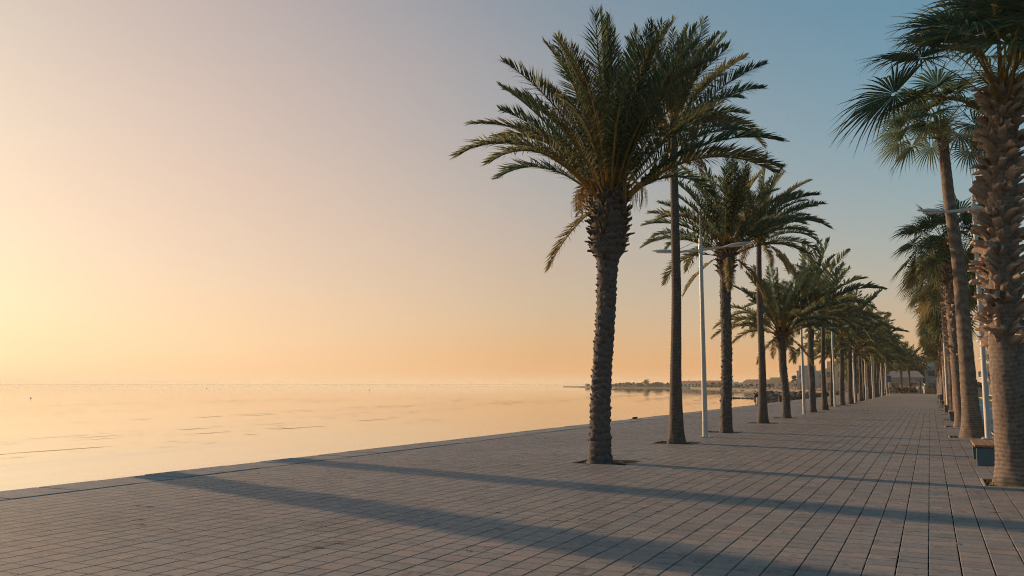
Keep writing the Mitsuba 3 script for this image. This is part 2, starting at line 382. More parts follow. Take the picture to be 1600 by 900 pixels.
def fan(seed, petiole, a0, bend, blade, n=44, dry=0.0, tipdroop=1.0):
    """One fan leaf growing along +x: petiole and n pleated segments with free hanging tips. -> (mesh, colours)"""
    r = np.random.RandomState(seed)
    s, p, t = curve(petiole, a0, bend * 0.5, 8, 1.2, r.uniform(-0.2, 0.2))
    B = np.cross(V([0, 0, 1.0]), t); B /= np.linalg.norm(B, axis=1, keepdims=True); N = np.cross(t, B)
    rad = 0.030 * (1 - 0.55 * s) ; rad[0] *= 1.7
    rv = np.stack([p + B * rad[:, None], p + N * 0.25 * rad[:, None], p - B * rad[:, None], p - N * 0.7 * rad[:, None]], 1).reshape(-1, 3)
    rf = quads([(i * 4 + k, i * 4 + (k + 1) % 4, i * 4 + 4 + (k + 1) % 4, i * 4 + 4 + k) for i in range(7) for k in range(4)])
    rc = np.repeat((PETIOLE * 0.75 + OLIVE * 0.25) * np.ones((8, 1)), 4, 0)
    # blade axes at the petiole's end, tilted further down; costa bends on
    Tt, Bt = t[-1], B[-1]; a1 = math.asin(Tt[2]) - bend * 0.30
    hx = V([Tt[0], Tt[1], 0]); hx /= np.linalg.norm(hx)
    ax = hx * math.cos(a1) + V([0, 0, math.sin(a1)]); up = np.cross(ax, Bt)
    th = np.linspace(-1, 1, n) * np.radians(138) + r.randn(n) * 0.012
    Lr = blade * (0.72 + 0.28 * np.cos(th / 2.1)) * r.uniform(0.93, 1.06, n)
    dth = 2 * np.radians(138) / n
    st = V([0.05, 0.34, 0.56, 0.78, 1.0]); wk = V([1.0, 0.98, 0.78, 0.42, 0.05])
    v, c = [], []
    drp = (0.05 + 0.30 * r.rand(n) ** 1.4) * tipdroop
    for k in range(len(st)):
        rr = Lr * st[k]
        half = np.tan(dth / 2) * np.minimum(rr, Lr * 0.5) * wk[k]
        d = np.cos(th)[:, None] * ax + np.sin(th)[:, None] * Bt
        q = -np.sin(th)[:, None] * ax + np.cos(th)[:, None] * Bt
        cup = 0.22 * (np.abs(th) / 2.4) ** 2 * rr                  # sides of the fan fold upwards
        sag = -V([0, 0, 1.0])[None] * ((blade * 0.10 * (st[k]) ** 2 * np.cos(th)) + blade * drp * max(0, st[k] - 0.50) ** 1.5 * 2.6)[:, None]
        pull = d * (1 - 0.35 * drp[:, None] * max(0, st[k] - 0.6))
        C = p[-1] + pull * rr[:, None] + up * cup[:, None] + sag
        pl = 0.35 * half
        v += [C - q * half[:, None] - up * pl[:, None], C + up * pl[:, None], C + q * half[:, None] - up * pl[:, None]]
        base = DEEP * 0.8 + (GREEN - DEEP) * r.rand(n, 1) * 1.1
        base = base * (1 - dry) + TAN * r.uniform(0.55, 1.1, (n, 1)) * dry
        tipc = np.clip(st[k] - 0.62, 0, 1) * 1.6
        col = base * (1 - tipc) + (TAN * 0.7 + OLIVE * 0.3) * tipc
        c += [col, col, col]
    v = np.stack(v, 1).reshape(-1, 3); c = np.stack(c, 1).reshape(-1, 3); m = 3 * len(st)
    fl = []
    for k in range(len(st) - 1):
        for h in (0, 1): fl += [(3 * k + h, 3 * k + h + 1, 3 * k + h + 4, 3 * k + h + 3)]
    lf = (quads(fl)[None] + m * np.arange(n)[:, None, None]).reshape(-1, 3)
    return tri(np.vstack([rv, v]), np.vstack([rf, lf + len(rv)])), np.vstack([rc, c])


def trunk_mesh(path, radii, nz, nt, seed, bump=0.02, ring=0.0, pitch=0.1, spiral=False, col=(0.16, 0.13, 0.11), flare=0.0):
    """A trunk along a path (list of (x, y, z)), radii at the same points; displaced by rings, leaf-scar diamonds and noise."""
    P, R = V(path, float), V(radii, float)
    hh = np.linspace(0, 1, nz); k = np.linspace(0, 1, len(P))
    from scipy.interpolate import PchipInterpolator
    p = PchipInterpolator(k, P, axis=0)(hh); rad = PchipInterpolator(k, R)(hh)
    th = np.arange(nt) * 2 * np.pi / nt
    z = p[:, 2]
    TH, Z = np.meshgrid(th, z)
    d = np.stack([np.cos(TH), np.sin(TH), np.zeros_like(TH)], -1)
    nse = meshkit.fbm(np.stack([np.cos(TH) * 2.2, np.sin(TH) * 2.2, Z * 4.5], -1) + seed, 4, seed) - 0.5
    zz = Z / pitch + (0.9 * (meshkit.noise(np.stack([np.cos(TH), np.sin(TH), Z * 0.8], -1) * 1.3 + seed, seed) - 0.5))
    if spiral:
        na = 9
        dia = np.abs(np.sin(np.pi * (zz / 2 + TH * na / (2 * np.pi)))) * np.abs(np.sin(np.pi * (zz / 2 - TH * na / (2 * np.pi))))
    else:
        fr = zz - np.floor(zz); dia = np.where(fr < 0.8, fr / 0.8, (1 - fr) / 0.2)
    disp = ring * (dia - 0.5) + bump * 2 * nse
    if flare:
        root = np.exp(-Z / 0.28); disp = disp + flare * root * (0.55 + 0.9 * np.abs(meshkit.noise(np.stack([np.cos(TH) * 3, np.sin(TH) * 3, Z * 1.2], -1), seed + 3) - 0.35))
    v = p[:, None] + d * (rad[:, None] + disp)[..., None]
    f = [(i * nt + j, i * nt + (j + 1) % nt, (i + 1) * nt + (j + 1) % nt, (i + 1) * nt + j) for i in range(nz - 1) for j in range(nt)]
    top = len(v.reshape(-1, 3)); vv = np.vstack([v.reshape(-1, 3), p[-1:] + [[0, 0, 0.03]]])
    f = np.vstack([quads(f), [((nz - 1) * nt + j, (nz - 1) * nt + (j + 1) % nt, top) for j in range(nt)]])
    fine = meshkit.fbm(np.stack([np.cos(TH) * 9, np.sin(TH) * 9, Z * 11], -1) + seed, 3, seed + 9)
    tone = 0.35 + 1.1 * fine + 0.5 * (dia - 0.5) + 0.4 * nse
    c = V(col) * tone[..., None]
    warm = np.clip(meshkit.fbm(np.stack([np.cos(TH), np.sin(TH), Z * 0.7], -1) * 1.4, 3, seed + 21) * 2 - 0.8, 0, 1)[..., None]
    c = c * (1 - 0.3 * warm) + V([0.15, 0.10, 0.07]) * 0.3 * warm
    c = np.vstack([c.reshape(-1, 3), [V(col) * 0.5]])
    centre = lambda h: (V([np.interp(h, z, p[:, i]) for i in range(3)]), float(np.interp(h, z, rad)))
    return tri(vv, f), np.clip(c, 0.01, 0.8), centre


def boot(seed, L=0.36, w0=0.19, w1=0.085, out=0.75, col=(0.24, 0.16, 0.105), split=True):
    """The cut-off stub of an old leaf: a thick trough, broad at its foot, standing out along +x and up. -> (mesh, colours)"""
    r = np.random.RandomState(seed)
    ns, nc = 5, 5
    s = np.linspace(0, 1, ns); a = np.radians(78) - out * s ** 0.8 * (0.8 + 0.4 * r.rand())
    ds = L / (ns - 1); px = np.r_[0, np.cumsum(np.cos(a[:-1]) * ds)]; pz = np.r_[0, np.cumsum(np.sin(a[:-1]) * ds)]
    wd = w0 + (w1 - w0) * s ** 0.7; th = 0.042 * (1 - 0.35 * s) + 0.006
    sk = r.uniform(-0.35, 0.35)
    o, u = [], []
    for k in range(ns):
        for j in range(nc):
            q = j / (nc - 1) * 2 - 1
            curl = 0.35 * wd[k] * q * q * (1 - 0.4 * s[k])
            n = V([-math.sin(a[k]), 0, math.cos(a[k])])
            ctr = V([px[k], q * wd[k] / 2 + sk * L * s[k] ** 1.5 * 0.5, pz[k]])
            if k == ns - 1: ctr = ctr + V([math.cos(a[k]), 0, math.sin(a[k])]) * r.uniform(-0.03, 0.03)
            e = th[k] * (1 - 0.75 * q * q)
            o.append(ctr + n * (curl + e * 0.5) + r.randn(3) * 0.004); u.append(ctr + n * (curl - e * 0.5) + r.randn(3) * 0.004)
    v = V(o + u); m = ns * nc; f = []
    for k in range(ns - 1):
        for j in range(nc - 1):
            i = k * nc + j
            f += [(i, i + nc, i + nc + 1, i + 1), (m + i, m + i + 1, m + i + nc + 1, m + i + nc)]
        f += [(k * nc, m + k * nc, m + (k + 1) * nc, (k + 1) * nc), (k * nc + nc - 1, (k + 1) * nc + nc - 1, m + (k + 1) * nc + nc - 1, m + k * nc + nc - 1)]
    e = (ns - 1) * nc
    f += [(e + j, m + e + j, m + e + j + 1, e + j + 1) for j in range(nc - 1)]
    tone = 0.65 + 0.6 * meshkit.fbm(v * V([9, 30, 9]) + seed, 3, seed)
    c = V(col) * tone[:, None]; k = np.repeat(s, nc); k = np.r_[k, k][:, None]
    c = c * (0.25 + 0.85 * k)  # gap shade painted in: stubs darken towards their foot
    return tri(v, quads(f)), np.clip(c, 0.01, 0.8)


def shape(mc, b, smooth=False): return mikit.ply(mc[0], b, smooth, color=mc[1])


# elevation classes of fronds; three variants of each
ELEV = [88, 78, 66, 54, 42, 28, 12, -8, -35]
BEND = [14, 24, 36, 52, 68, 76, 72, 55, 35]


def frond_set(L, n, leaf, width, seed):
    return [[pinnate(seed + 10 * i + k, L * (1.06 if i == 0 else 1.0), math.radians(e), math.radians(b + 8 * (k - 1)), n, leaf, width, dry=[0, 0, 0, 0, 0.0, 0.06, 0.2, 0.55, 0.85][i] * (0.6 + 0.4 * k) + (0.26 if k == 2 and 0 < i < 6 else 0.0)) for k in range(3)] for i, (e, b) in enumerate(zip(ELEV, BEND))]  # older fronds drier; last variants tanned further to paint in golden sunlight


def fan_set(pet, blade, n, seed):
    return [[fan(seed + 10 * i + k, pet * (0.7 if i == 0 else 1.0), math.radians(e), math.radians(b), blade, n, dry=[0, 0, 0, 0, 0, 0.03, 0.10, 0.22, 0.6][i], tipdroop=1.0 + 0.15 * k) for k in range(3)] for i, (e, b) in enumerate(zip(ELEV, [14, 26, 38, 48, 56, 60, 60, 52, 38]))]


def crown_layout(n, seed, lo=-10.0, hi=88.0, r0=0.16, dz=0.5, power=1.0):
    """(class, variant, transform) of every frond of a crown whose centre is the origin."""
    r = np.random.RandomState(seed); out = []
    for k in range(n):
        q = (k + 0.5) / n
        e = hi + (lo - hi) * q ** power + r.randn() * 5
        i = int(np.argmin(np.abs(V(ELEV) - e))); d = e - ELEV[i]
        az = k * 137.508 + r.randn() * 9
        rad = r0 * (0.25 + 0.75 * q)
        t = T().rotate([0, 0, 1], az).translate([rad, 0, -dz * q ** 1.3]).rotate([1, 0, 0], r.uniform(-24, 24)).rotate([0, 1, 0], -d * 0.9).scale(r.uniform(0.86, 1.1))
        out.append((i, int(r.randint(3)), t))
    return out


def merged(sets, layout):
    vs, cs, fs, o = [], [], [], 0
    for i, k, t in layout:
        m, c = sets[i][k]; M = np.array(t.matrix)
        vs.append(m.vertices @ M[:3, :3].T + M[:3, 3]); cs.append(c); fs.append(m.faces + o); o += len(m.vertices)
    return tri(np.vstack(vs), np.vstack(fs)), np.vstack(cs)


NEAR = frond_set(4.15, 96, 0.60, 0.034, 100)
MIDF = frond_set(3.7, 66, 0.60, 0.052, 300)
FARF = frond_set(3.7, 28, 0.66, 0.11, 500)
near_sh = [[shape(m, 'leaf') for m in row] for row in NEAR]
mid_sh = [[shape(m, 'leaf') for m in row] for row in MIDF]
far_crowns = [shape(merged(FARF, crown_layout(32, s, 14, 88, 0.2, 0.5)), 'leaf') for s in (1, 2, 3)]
FNEAR = fan_set(1.5, 1.2, 50, 700)
FMID = fan_set(1.25, 1.1, 32, 800)
FFAR = fan_set(1.1, 1.1, 16, 900)
fnear_sh = [[shape(m, 'leaf') for m in row] for row in FNEAR]
fmid_sh = [[shape(m, 'leaf') for m in row] for row in FMID]
fan_crowns = [shape(merged(FFAR, crown_layout(36, s, -22, 88, 0.16, 0.9)), 'leaf') for s in (5, 6, 7)]
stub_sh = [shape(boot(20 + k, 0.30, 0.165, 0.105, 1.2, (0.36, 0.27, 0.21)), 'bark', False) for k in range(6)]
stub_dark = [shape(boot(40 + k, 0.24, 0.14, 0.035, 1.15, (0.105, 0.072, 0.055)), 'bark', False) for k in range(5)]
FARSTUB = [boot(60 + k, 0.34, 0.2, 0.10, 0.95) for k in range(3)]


def bunch(seed, n=46):
    """Hanging fruit stalks, bare and orange. -> (mesh, colours)"""
    r = np.random.RandomState(seed); ms, cs = [], []
    st = V([[0, 0, 0], [0.35, 0, 0.12], [0.6, 0, -0.05], [0.7, 0, -0.3]])
    m = tube(st, [0.03, 0.025, 0.02, 0.015], 5); ms.append(m); cs.append(np.tile([0.34, 0.19, 0.05], (len(m.vertices), 1)))
    for _ in range(n):
        a = r.uniform(0, 6.28); l = r.uniform(0.18, 0.55); o = V([0.66, 0, -0.22]) + V([0.1, 0, -0.15]) * r.uniform(-1, 1)
        e = o + V([math.cos(a) * 0.2 * r.rand() ** 0.5, math.sin(a) * 0.2 * r.rand() ** 0.5, -l]); q = (o + e) / 2 + V([math.cos(a) * 0.08, math.sin(a) * 0.08, 0.1])
        m = tube([o, q, e], [0.007, 0.006, 0.004], 3, False); ms.append(m); cs.append(np.tile(V([0.36, 0.20, 0.06]) * r.uniform(0.5, 1.1), (len(m.vertices), 1)))
    return cat(ms), np.vstack(cs)


bunch_sh = [shape(bunch(k), 'bark') for k in (1, 2)]


def stubs(key, part, centre, z0, z1, n, shapes, seed, scale=(0.85, 1.2), sink=0.03, tilt=10):
    r = np.random.RandomState(seed)
    for k in range(n):
        h = z0 + (z1 - z0) * (k + 0.5) / n
        c, rad = centre(h)
        az = k * 137.508 + r.randn() * 7
        t = T().translate([float(c[0]), float(c[1]), float(h)]).rotate([0, 0, 1], az).translate([rad - sink, 0, 0]).rotate([1, 0, 0], r.randn() * tilt).rotate([0, 1, 0], r.randn() * 9).scale(r.uniform(*scale))
        put(f'{key}__{part}', shapes[r.randint(len(shapes))], t)


def merged_stubs(centre, z0, z1, n, meshes, seed, scale=1.0, sink=0.03):
    r = np.random.RandomState(seed); vs, fs, cs, o = [], [], [], 0
    for k in range(n):
        h = z0 + (z1 - z0) * (k + 0.5) / n; c, rad = centre(h)
        t = T().translate([float(c[0]), float(c[1]), float(h)]).rotate([0, 0, 1], k * 137.508 + r.randn() * 7).translate([rad - sink, 0, 0]).rotate([1, 0, 0], r.randn() * 10).scale(scale * r.uniform(0.85, 1.2))
        M = np.array(t.matrix); m, col = meshes[r.randint(len(meshes))]
        vs.append(m.vertices @ M[:3, :3].T + M[:3, 3]); cs.append(col); fs.append(m.faces + o); o += len(m.vertices)
    return tri(np.vstack(vs), np.vstack(fs)), np.vstack(cs)


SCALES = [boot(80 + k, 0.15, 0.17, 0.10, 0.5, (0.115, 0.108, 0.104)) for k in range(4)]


def date_palm(k, x, y, H, lean, seed, fine, label, s=1.0, r0=0.24, rh=0.46, head=1.8, nf=54, stout=1.0, smooth=False, group='palms of the seaward row', layout=None):
    """A feather palm, bark rough with leaf scars and a swollen head (or smooth when smooth). fine: 2 near, 1 middle, 0 far."""
    key = thing('date_palm', label, 'palm tree', group)
    lx, ly = lean; hz = H
    n = 7; h = np.linspace(0, 1, n)
    r = np.random.RandomState(seed)
    wob = 0.05 * np.sin(h * 5 + seed) * np.sin(np.pi * h)
    path = np.c_[x + lx * h ** 1.4 + wob, y + ly * h ** 1.4, hz * h - 0.1 * (h == 0)]
    if smooth:
        rad = V([r0 * 1.35, r0 * 1.02, r0 * 0.88, r0 * 0.80, r0 * 0.74, r0 * 0.68, r0 * 0.64])
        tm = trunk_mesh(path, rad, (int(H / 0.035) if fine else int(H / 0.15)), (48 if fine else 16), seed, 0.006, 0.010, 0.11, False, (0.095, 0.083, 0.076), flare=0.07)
    else:
        hd = 1 - head / H
        kk = V([0, 0.06, 0.35 * hd + 0.05, 0.75 * hd, hd - 0.012, hd + 0.10 * (1 - hd), hd + 0.7 * (1 - hd), 1.0])
        rr = V([r0 * 1.2, r0 * 1.05, r0 * 0.97, r0 * 0.98, r0 * 1.0, rh * 0.86, rh * 0.92, rh * 0.74])
        hs = np.linspace(0, 1, 24)
        path = np.c_[x + lx * hs ** 1.4 + 0.05 * np.sin(hs * 5 + seed) * np.sin(np.pi * hs), y + ly * hs ** 1.4, hz * hs - 0.1 * (hs == 0)]
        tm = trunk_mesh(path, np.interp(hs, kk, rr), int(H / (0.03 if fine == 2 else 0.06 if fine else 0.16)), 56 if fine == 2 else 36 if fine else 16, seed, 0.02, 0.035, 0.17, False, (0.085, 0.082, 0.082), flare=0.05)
    mesh, col, centre = tm
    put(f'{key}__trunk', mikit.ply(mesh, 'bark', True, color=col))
    top = V([x + lx, y + ly, hz])
    if not smooth:
        if fine:
            z1 = H - head
            nsc = int(z1 * 46 * (r0 / 0.24)) if fine == 2 else int(z1 * 30)
            put(f'{key}__trunk__leaf_scars', shape(merged_stubs(centre, 0.25, z1, nsc, SCALES, seed, 1.05, 0.055), 'bark'), kind='stuff')
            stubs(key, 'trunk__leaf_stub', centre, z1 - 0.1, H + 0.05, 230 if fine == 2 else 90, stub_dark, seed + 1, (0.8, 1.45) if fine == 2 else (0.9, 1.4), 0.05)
        else:
            put(f'{key}__trunk__leaf_stubs', shape(merged_stubs(centre, H - head - 0.1, H + 0.05, 44, FARSTUB, seed, 0.9, 0.05), 'bark'), kind='stuff')
    lay = layout or crown_layout(nf, seed, 42 if k == 0 else 30, 88, 0.30 if not smooth else 0.17, 0.35 if not smooth else 0.55, 1.2 if k == 0 else 0.92)
    for j, (e, az) in enumerate([(8, 205)] if k == 0 else [(8, 205), (8, 20), (7, 120), (8, 300)]):
        lay = lay + [(e, j % 3, T().rotate([0, 0, 1], az + 20 * r.randn()).translate([0.2, 0, -0.3]).scale(0.62))]
    if fine:
        sets = near_sh if fine == 2 else mid_sh
        for i, v, t in lay:
            put(f'{key}__crown__frond', sets[i][v], T().translate(top.tolist()) @ T().scale(s) @ t)
        for j in range(2 if fine == 2 else 1):
            put(f'{key}__crown__fruit_stalk', bunch_sh[j % 2], T().translate((top + [0, 0, 0.35]).tolist()).rotate([0, 0, 1], -35 + 190 * j + 30 * r.rand()).scale(1.25 if fine == 2 else 1.1))
    else:
        put(f'{key}__crown', far_crowns[k % 3], T().translate(top.tolist()).rotate([0, 0, 1], 77.0 * k).scale(s * r.uniform(0.92, 1.08)))
    return key


def fan_palm(k, x, y, path, radii, booted, fine, label, s=1.0, nf=40, lo=-45, seed=1, group='palms of the landward row', power=1.0, r_top=0.2, skirt=True):
    """A fan palm: smooth fibrous trunk, old leaf stubs from height booted upwards (None: just under the crown)."""
    key = thing('fan_palm', label, 'palm tree', group)
    H = path[-1][2]
    P = V(path, float) + [x, y, 0]
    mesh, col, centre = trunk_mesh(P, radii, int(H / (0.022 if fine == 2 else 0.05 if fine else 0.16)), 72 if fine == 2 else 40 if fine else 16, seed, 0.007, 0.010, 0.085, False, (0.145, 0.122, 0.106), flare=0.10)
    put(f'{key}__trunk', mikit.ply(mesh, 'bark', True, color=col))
    b0 = booted if booted is not None else H - 0.75
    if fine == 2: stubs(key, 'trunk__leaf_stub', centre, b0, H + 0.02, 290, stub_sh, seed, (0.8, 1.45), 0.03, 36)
    elif fine == 1: stubs(key, 'trunk__leaf_stub', centre, b0, H, int((H - b0) * 30) + 8, stub_sh, seed, (0.8, 1.2), 0.03, 22)
    else: put(f'{key}__trunk__leaf_stubs', shape(merged_stubs(centre, b0, H, int((H - b0) * 22) + 6, FARSTUB, seed, 1.0, 0.03), 'bark'), kind='stuff')
    top = P[-1]
    if fine:
        sets = fnear_sh if fine == 2 else fmid_sh
        for i, v, t in crown_layout(nf, seed + 2, lo, 86, r_top, 0.55 if lo > -30 else 1.0, power):
            put(f'{key}__crown__fan_leaf', sets[i][v], T().translate((top + [0, 0, 0.1]).tolist()) @ T().scale(s) @ t)
    else:
        put(f'{key}__crown', fan_crowns[k % 3], T().translate((top + [0, 0, 0.1]).tolist()).rotate([0, 0, 1], 61.0 * k).scale(s))
    return key


side_word = 'seaward'
LH = {0: (6.75, (0.27, 0.2), 2), 1: (10.6, (0.12, 0.1), 1), 2: (7.45, (0.18, 0.1), 1), 3: (9.4, (0.1, 0.1), 1), 4: (5.0, (-0.1, 0.0), 1), 5: (7.0, (0.1, 0.1), 0), 6: (7.2, (0.1, 0), 0), 7: (4.4, (0.1, 0), 0)}
for k, (x, y, t) in enumerate(LROW):
    H, lean, fine = LH.get(k, (6.4 + 0.9 * math.sin(k * 2.3), (0.1, 0.05), 0))
    lab = {'d': 'feather palm with rough scaly trunk and swollen stubbly head', 's': 'feather palm with slim smooth ringed trunk', 't': 'small thin feather palm with sparse crown'}[t] + f', {ORD[k]} of the seaward row'
    if k == 0: lab = 'big dark feather palm with scaly trunk and swollen head, nearest of the seaward row'
    date_palm(k, x, y, H, lean, 11 + 7 * k, fine, lab, s=[1.0, 0.92, 1.0, 0.95, 1.0, 1.35, 1.1, 0.5][k] if k < 8 else 1.3, smooth=t != 'd', r0=0.24 if k == 0 else (0.19 if t == 's' else 0.13 if t == 't' else 0.21),
              rh=0.51 if k == 0 else 0.38, nf=64 if k == 0 else 44, head=1.75 if k == 0 else 1.1 if k in (2, 4) else 0.9)

RP = {0: ([(0, 0, -0.1), (-0.01, 0, 0.25), (-0.04, 0, 0.9), (-0.06, 0.02, 2.4), (-0.02, 0.05, 4.5), (0.10, 0.08, 6.5), (0.18, 0.1, 7.75)], [0.40, 0.35, 0.315, 0.30, 0.29, 0.28, 0.23], 2.55),
      1: ([(0, 0, -0.1), (0, 0, 0.3), (-0.03, 0, 1.2), (-0.08, 0, 3.6), (-0.14, 0, 6.2), (-0.33, 0, 8.9), (-0.42, 0, 11.5)], [0.42, 0.36, 0.29, 0.245, 0.22, 0.20, 0.18], None),
      2: ([(0, 0, -0.1), (0, 0, 0.4), (-0.04, 0, 1.4), (-0.08, 0, 3.0), (-0.15, 0, 5.5), (-0.22, 0, 8.2)], [0.34, 0.30, 0.28, 0.27, 0.27, 0.22], 3.0)}
for k, (x, y, t) in enumerate(RROW):
    if k in RP:
        path, rad, b0 = RP[k]; fine = 2 if k == 0 else 1
    else:
        H = {3: 7.6, 4: 8.6, 5: 7.4}.get(k, 7.6 + 0.7 * math.sin(k * 1.7)); path = [(0, 0, -0.1), (0, 0, 0.4), (-0.02, 0, 1.4), (0, 0, 3.0), (-0.05, 0, 5.5), (-0.1, 0, H)]; rad = [0.36, 0.31, 0.28, 0.27, 0.26, 0.22]
        b0 = 2.6 + 0.5 * math.sin(k) if t == 'b' else None; fine = 1 if k == 3 else 0
    lab = {'b': 'fan palm with trunk of criss-cross old leaf stubs', 's': 'fan palm with smooth slim trunk'}[t] + f', {ORD[k]} of the landward row'
    if k == 0: lab = 'stout fan palm with smooth foot and big sunlit leaf stubs, nearest of the landward row'
    if k == 1: lab = 'tall leaning fan palm with smooth slender trunk, second of the landward row'
    fan_palm(k, x, y, path, rad, b0, fine, lab, s=[1.15, 1.05, 1.05, 1.05][k] if k < 4 else 1.05, nf=[27, 26, 34, 32][k] if k < 4 else 32, lo=30 if k == 0 else -8 if k == 1 else -28, seed=31 + 5 * k, r_top=0.22)
gm, gc = grass_tufts(420, 0.75, 2.0, 18.4, 19.7, -0.04, 0.07, 5)
put('weeds', shape((gm, gc), 'leaf'), kind='stuff', label='dry weeds sprouting round the foot of the nearest fan palm')

# palms and jetty added out of view to cast the long shadows on the paving
put('added_jetty', ply(sheet(Polygon([(-14.76, -4), (-14.76, 6), (-31, 16.5), (-49, 27), (-54, 22), (-33, 7)]), 0.0, 1.6), 'quay_stone'), kind='structure', label='added stone jetty out of view, carrying the shadow-casting palms')
for k, (x, y, lean) in enumerate([(-30.5, 17.0, (0.0, -2.3)), (-39.25, 22.6, (0.0, 0.1))]):
    H = 10.5 + 1.5 * k
    fan_palm(k, x, y, [(0, 0, -0.1), (0, 0, 0.4), (lean[0] * 0.1, lean[1] * 0.1, 3), (lean[0] * 0.6, lean[1] * 0.6, 7), (lean[0], lean[1], H)], [0.56, 0.5, 0.52 - 0.05 * k, 0.56 - 0.1 * k, 0.48], 1.2, 0, ['leaning', 'upright'][k] + ' stubbly fan palm added out of view to cast a long shadow', seed=90 + k, group='added shadow-casting palms out of view', s=0.6)

# ------------------------------------------------------------------ street lamps
def arm_head():
    """One luminaire along +x: a pointed, flattened leaf of metal."""
    n = 15; s = np.linspace(0, 1, n)
    w = 0.20 * np.sin(np.pi * np.clip(s, 0.0, 1) ** 0.8) ** 0.75 + 0.004; up, dn = 0.085 * np.sin(np.pi * s ** 0.9) ** 0.8 + 0.004, 0.035 * np.sin(np.pi * s) ** 0.7 + 0.003
    th = np.arange(14) * 2 * np.pi / 14
    v = np.stack([np.stack([np.full(14, s[i] * 1.05), np.cos(th) * w[i] * 0.8, np.where(np.sin(th) > 0, np.sin(th) * up[i], np.sin(th) * dn[i]) + 0.04 * s[i] * s[i]], 1) for i in range(n)]).reshape(-1, 3)
    f = quads([(i * 14 + j, i * 14 + (j + 1) % 14, (i + 1) * 14 + (j + 1) % 14, (i + 1) * 14 + j) for i in range(n - 1) for j in range(14)])
    return tri(v, f)


hz = np.linspace(0, 1, 12)
pole_sh = ply(tube(np.c_[hz * 0, hz * 0, 0.02 + hz * 7.2], 0.10 - 0.035 * hz, 20), 'post_paint', 40)
mast_sh = ply(tube([(0, 0, 7.2), (0, 0, 8.1)], [0.02, 0.014], 8), 'lamp_metal', 40)
base_sh = ply(cat([bx(-0.19, 0.19, -0.19, 0.19, 0.004, 0.03, 0.006)] + [tube([(a * 0.14, b * 0.14, 0.03), (a * 0.14, b * 0.14, 0.065)], 0.016, 6) for a in (-1, 1) for b in (-1, 1)]), 'post_paint')
hatch_sh = ply(bx(-0.045, 0.045, -0.106, -0.08, 0.55, 0.88, 0.006), 'lamp_metal')
arm_sh = ply(tube([(-0.85, 0, 6.76), (0, 0, 6.80), (0.85, 0, 6.84)], [0.042, 0.058, 0.042], 10), 'lamp_metal', 40)
collar_sh = ply(tube([(0, 0, 6.66), (0, 0, 6.94)], [0.092, 0.088], 16), 'lamp_metal', 40)
head_sh = ply(arm_head(), 'lamp_metal', 50)
lens_sh = ply(bx(0.25, 0.85, -0.09, 0.09, -0.036, -0.02, 0.004), 'diffuser')
stay_sh = ply(tube([(0, 0, 7.18), (0.95, 0, 6.88)], 0.009, 5), 'dark_metal')
stay2_sh = ply(tube([(0, 0, 7.18), (-0.95, 0, 6.80)], 0.009, 5), 'dark_metal')


def street_lamp(x, y, label, group, rz=0, zs=1.0, double=True):
    k = thing('street_lamp', label, 'street lamp', group)
    t = T().translate([x, y, 0]).rotate([0, 0, 1], rz) @ T().scale([1, 1, zs])
    put(f'{k}__pole', pole_sh, t); put(f'{k}__mast', mast_sh, t); put(f'{k}__base_plate', base_sh, t)
    put(f'{k}__hatch', hatch_sh, t); put(f'{k}__arm', arm_sh, t); put(f'{k}__collar', collar_sh, t)
    for sgn in (1, -1):
        tt = t @ T().translate([sgn * 0.8, 0, 6.8 + sgn * 0.045]).rotate([0, 0, 1], 0 if sgn > 0 else 180).rotate([0, 1, 0], -4)
        h = put(f'{k}__lamp_head', head_sh, tt)
        put(f'{h}__diffuser', lens_sh, tt)
        put(f'{k}__stay', stay_sh if sgn > 0 else stay2_sh, t)


for i, (x, y) in enumerate([(-7.33, 30.84), (-7.15, 56.4), (-7.25, 76.8), (-6.9, 93.5), (-6.8, 109.0), (-6.6, 119.0), (-6.5, 140.0), (-6.4, 152.5)]):
    street_lamp(x, y, f'slim pale twin-arm street lamp, {ORD[i]} lamp of the seaward row', 'lamps of the seaward row', [3, -4, 2, 5, -3, 0, 4, 2][i], [1, 0.98, 0.98, 1, 1, 1, 1, 1][i])
for i, (x, y) in enumerate([(1.72, 34.0), (1.05, 66.5), (1.2, 91.5), (1.2, 116.0), (1.2, 141.0)]):
    street_lamp(x, y, f'slim pale twin-arm street lamp, {ORD[i]} lamp of the landward row', 'lamps of the landward row', [4, -3, 2, 0, 3][i], 1.19 if i == 0 else 1.12)

# ------------------------------------------------------------------ benches
panel_sh = ply(cat([bx(0.04, 0.66, 0.0, 0.05, 0.0, 0.405, 0.008)]), 'teal')
rail_sh = ply(bx(0.0, 0.70, 0.004, 0.046, 0.409, 0.43, 0.003), 'dark_metal')
slat_sh = ply(bx(0.0, 0.128, -0.06, 2.16, 0.432, 0.48, 0.008), 'slat_wood')


def bench(x, y, label):
    k = thing('bench', label, 'bench', 'teal benches of the landward row')
    for yy in (0.03, 2.02):
        put(f'{k}__end_panel', panel_sh, at(x, y + yy)); put(f'{k}__rail', rail_sh, at(x, y + yy))
    for i in range(5): put(f'{k}__slat', slat_sh, at(x + 0.005 + i * 0.1415, y))


for i, (x, y) in enumerate([(0.85, 22.75), (0.80, 49.8), (0.78, 65.2), (0.76, 83.0), (0.76, 100.0), (0.78, 124.0)]):
    bench(x, y, f'backless bench with teal end panels and wooden slats, {ORD[i]} of the benches')

b = thing('litter_bin', 'small dark violet litter bin beside the landward palms', 'litter bin')
put(f'{b}__body', ply(bx(0.78, 1.12, 94.0, 94.35, 0.03, 0.82, 0.02), 'bin_paint')); put(f'{b}__lid', ply(bx(0.75, 1.15, 93.97, 94.38, 0.822, 0.90, 0.02), 'dark_metal'))

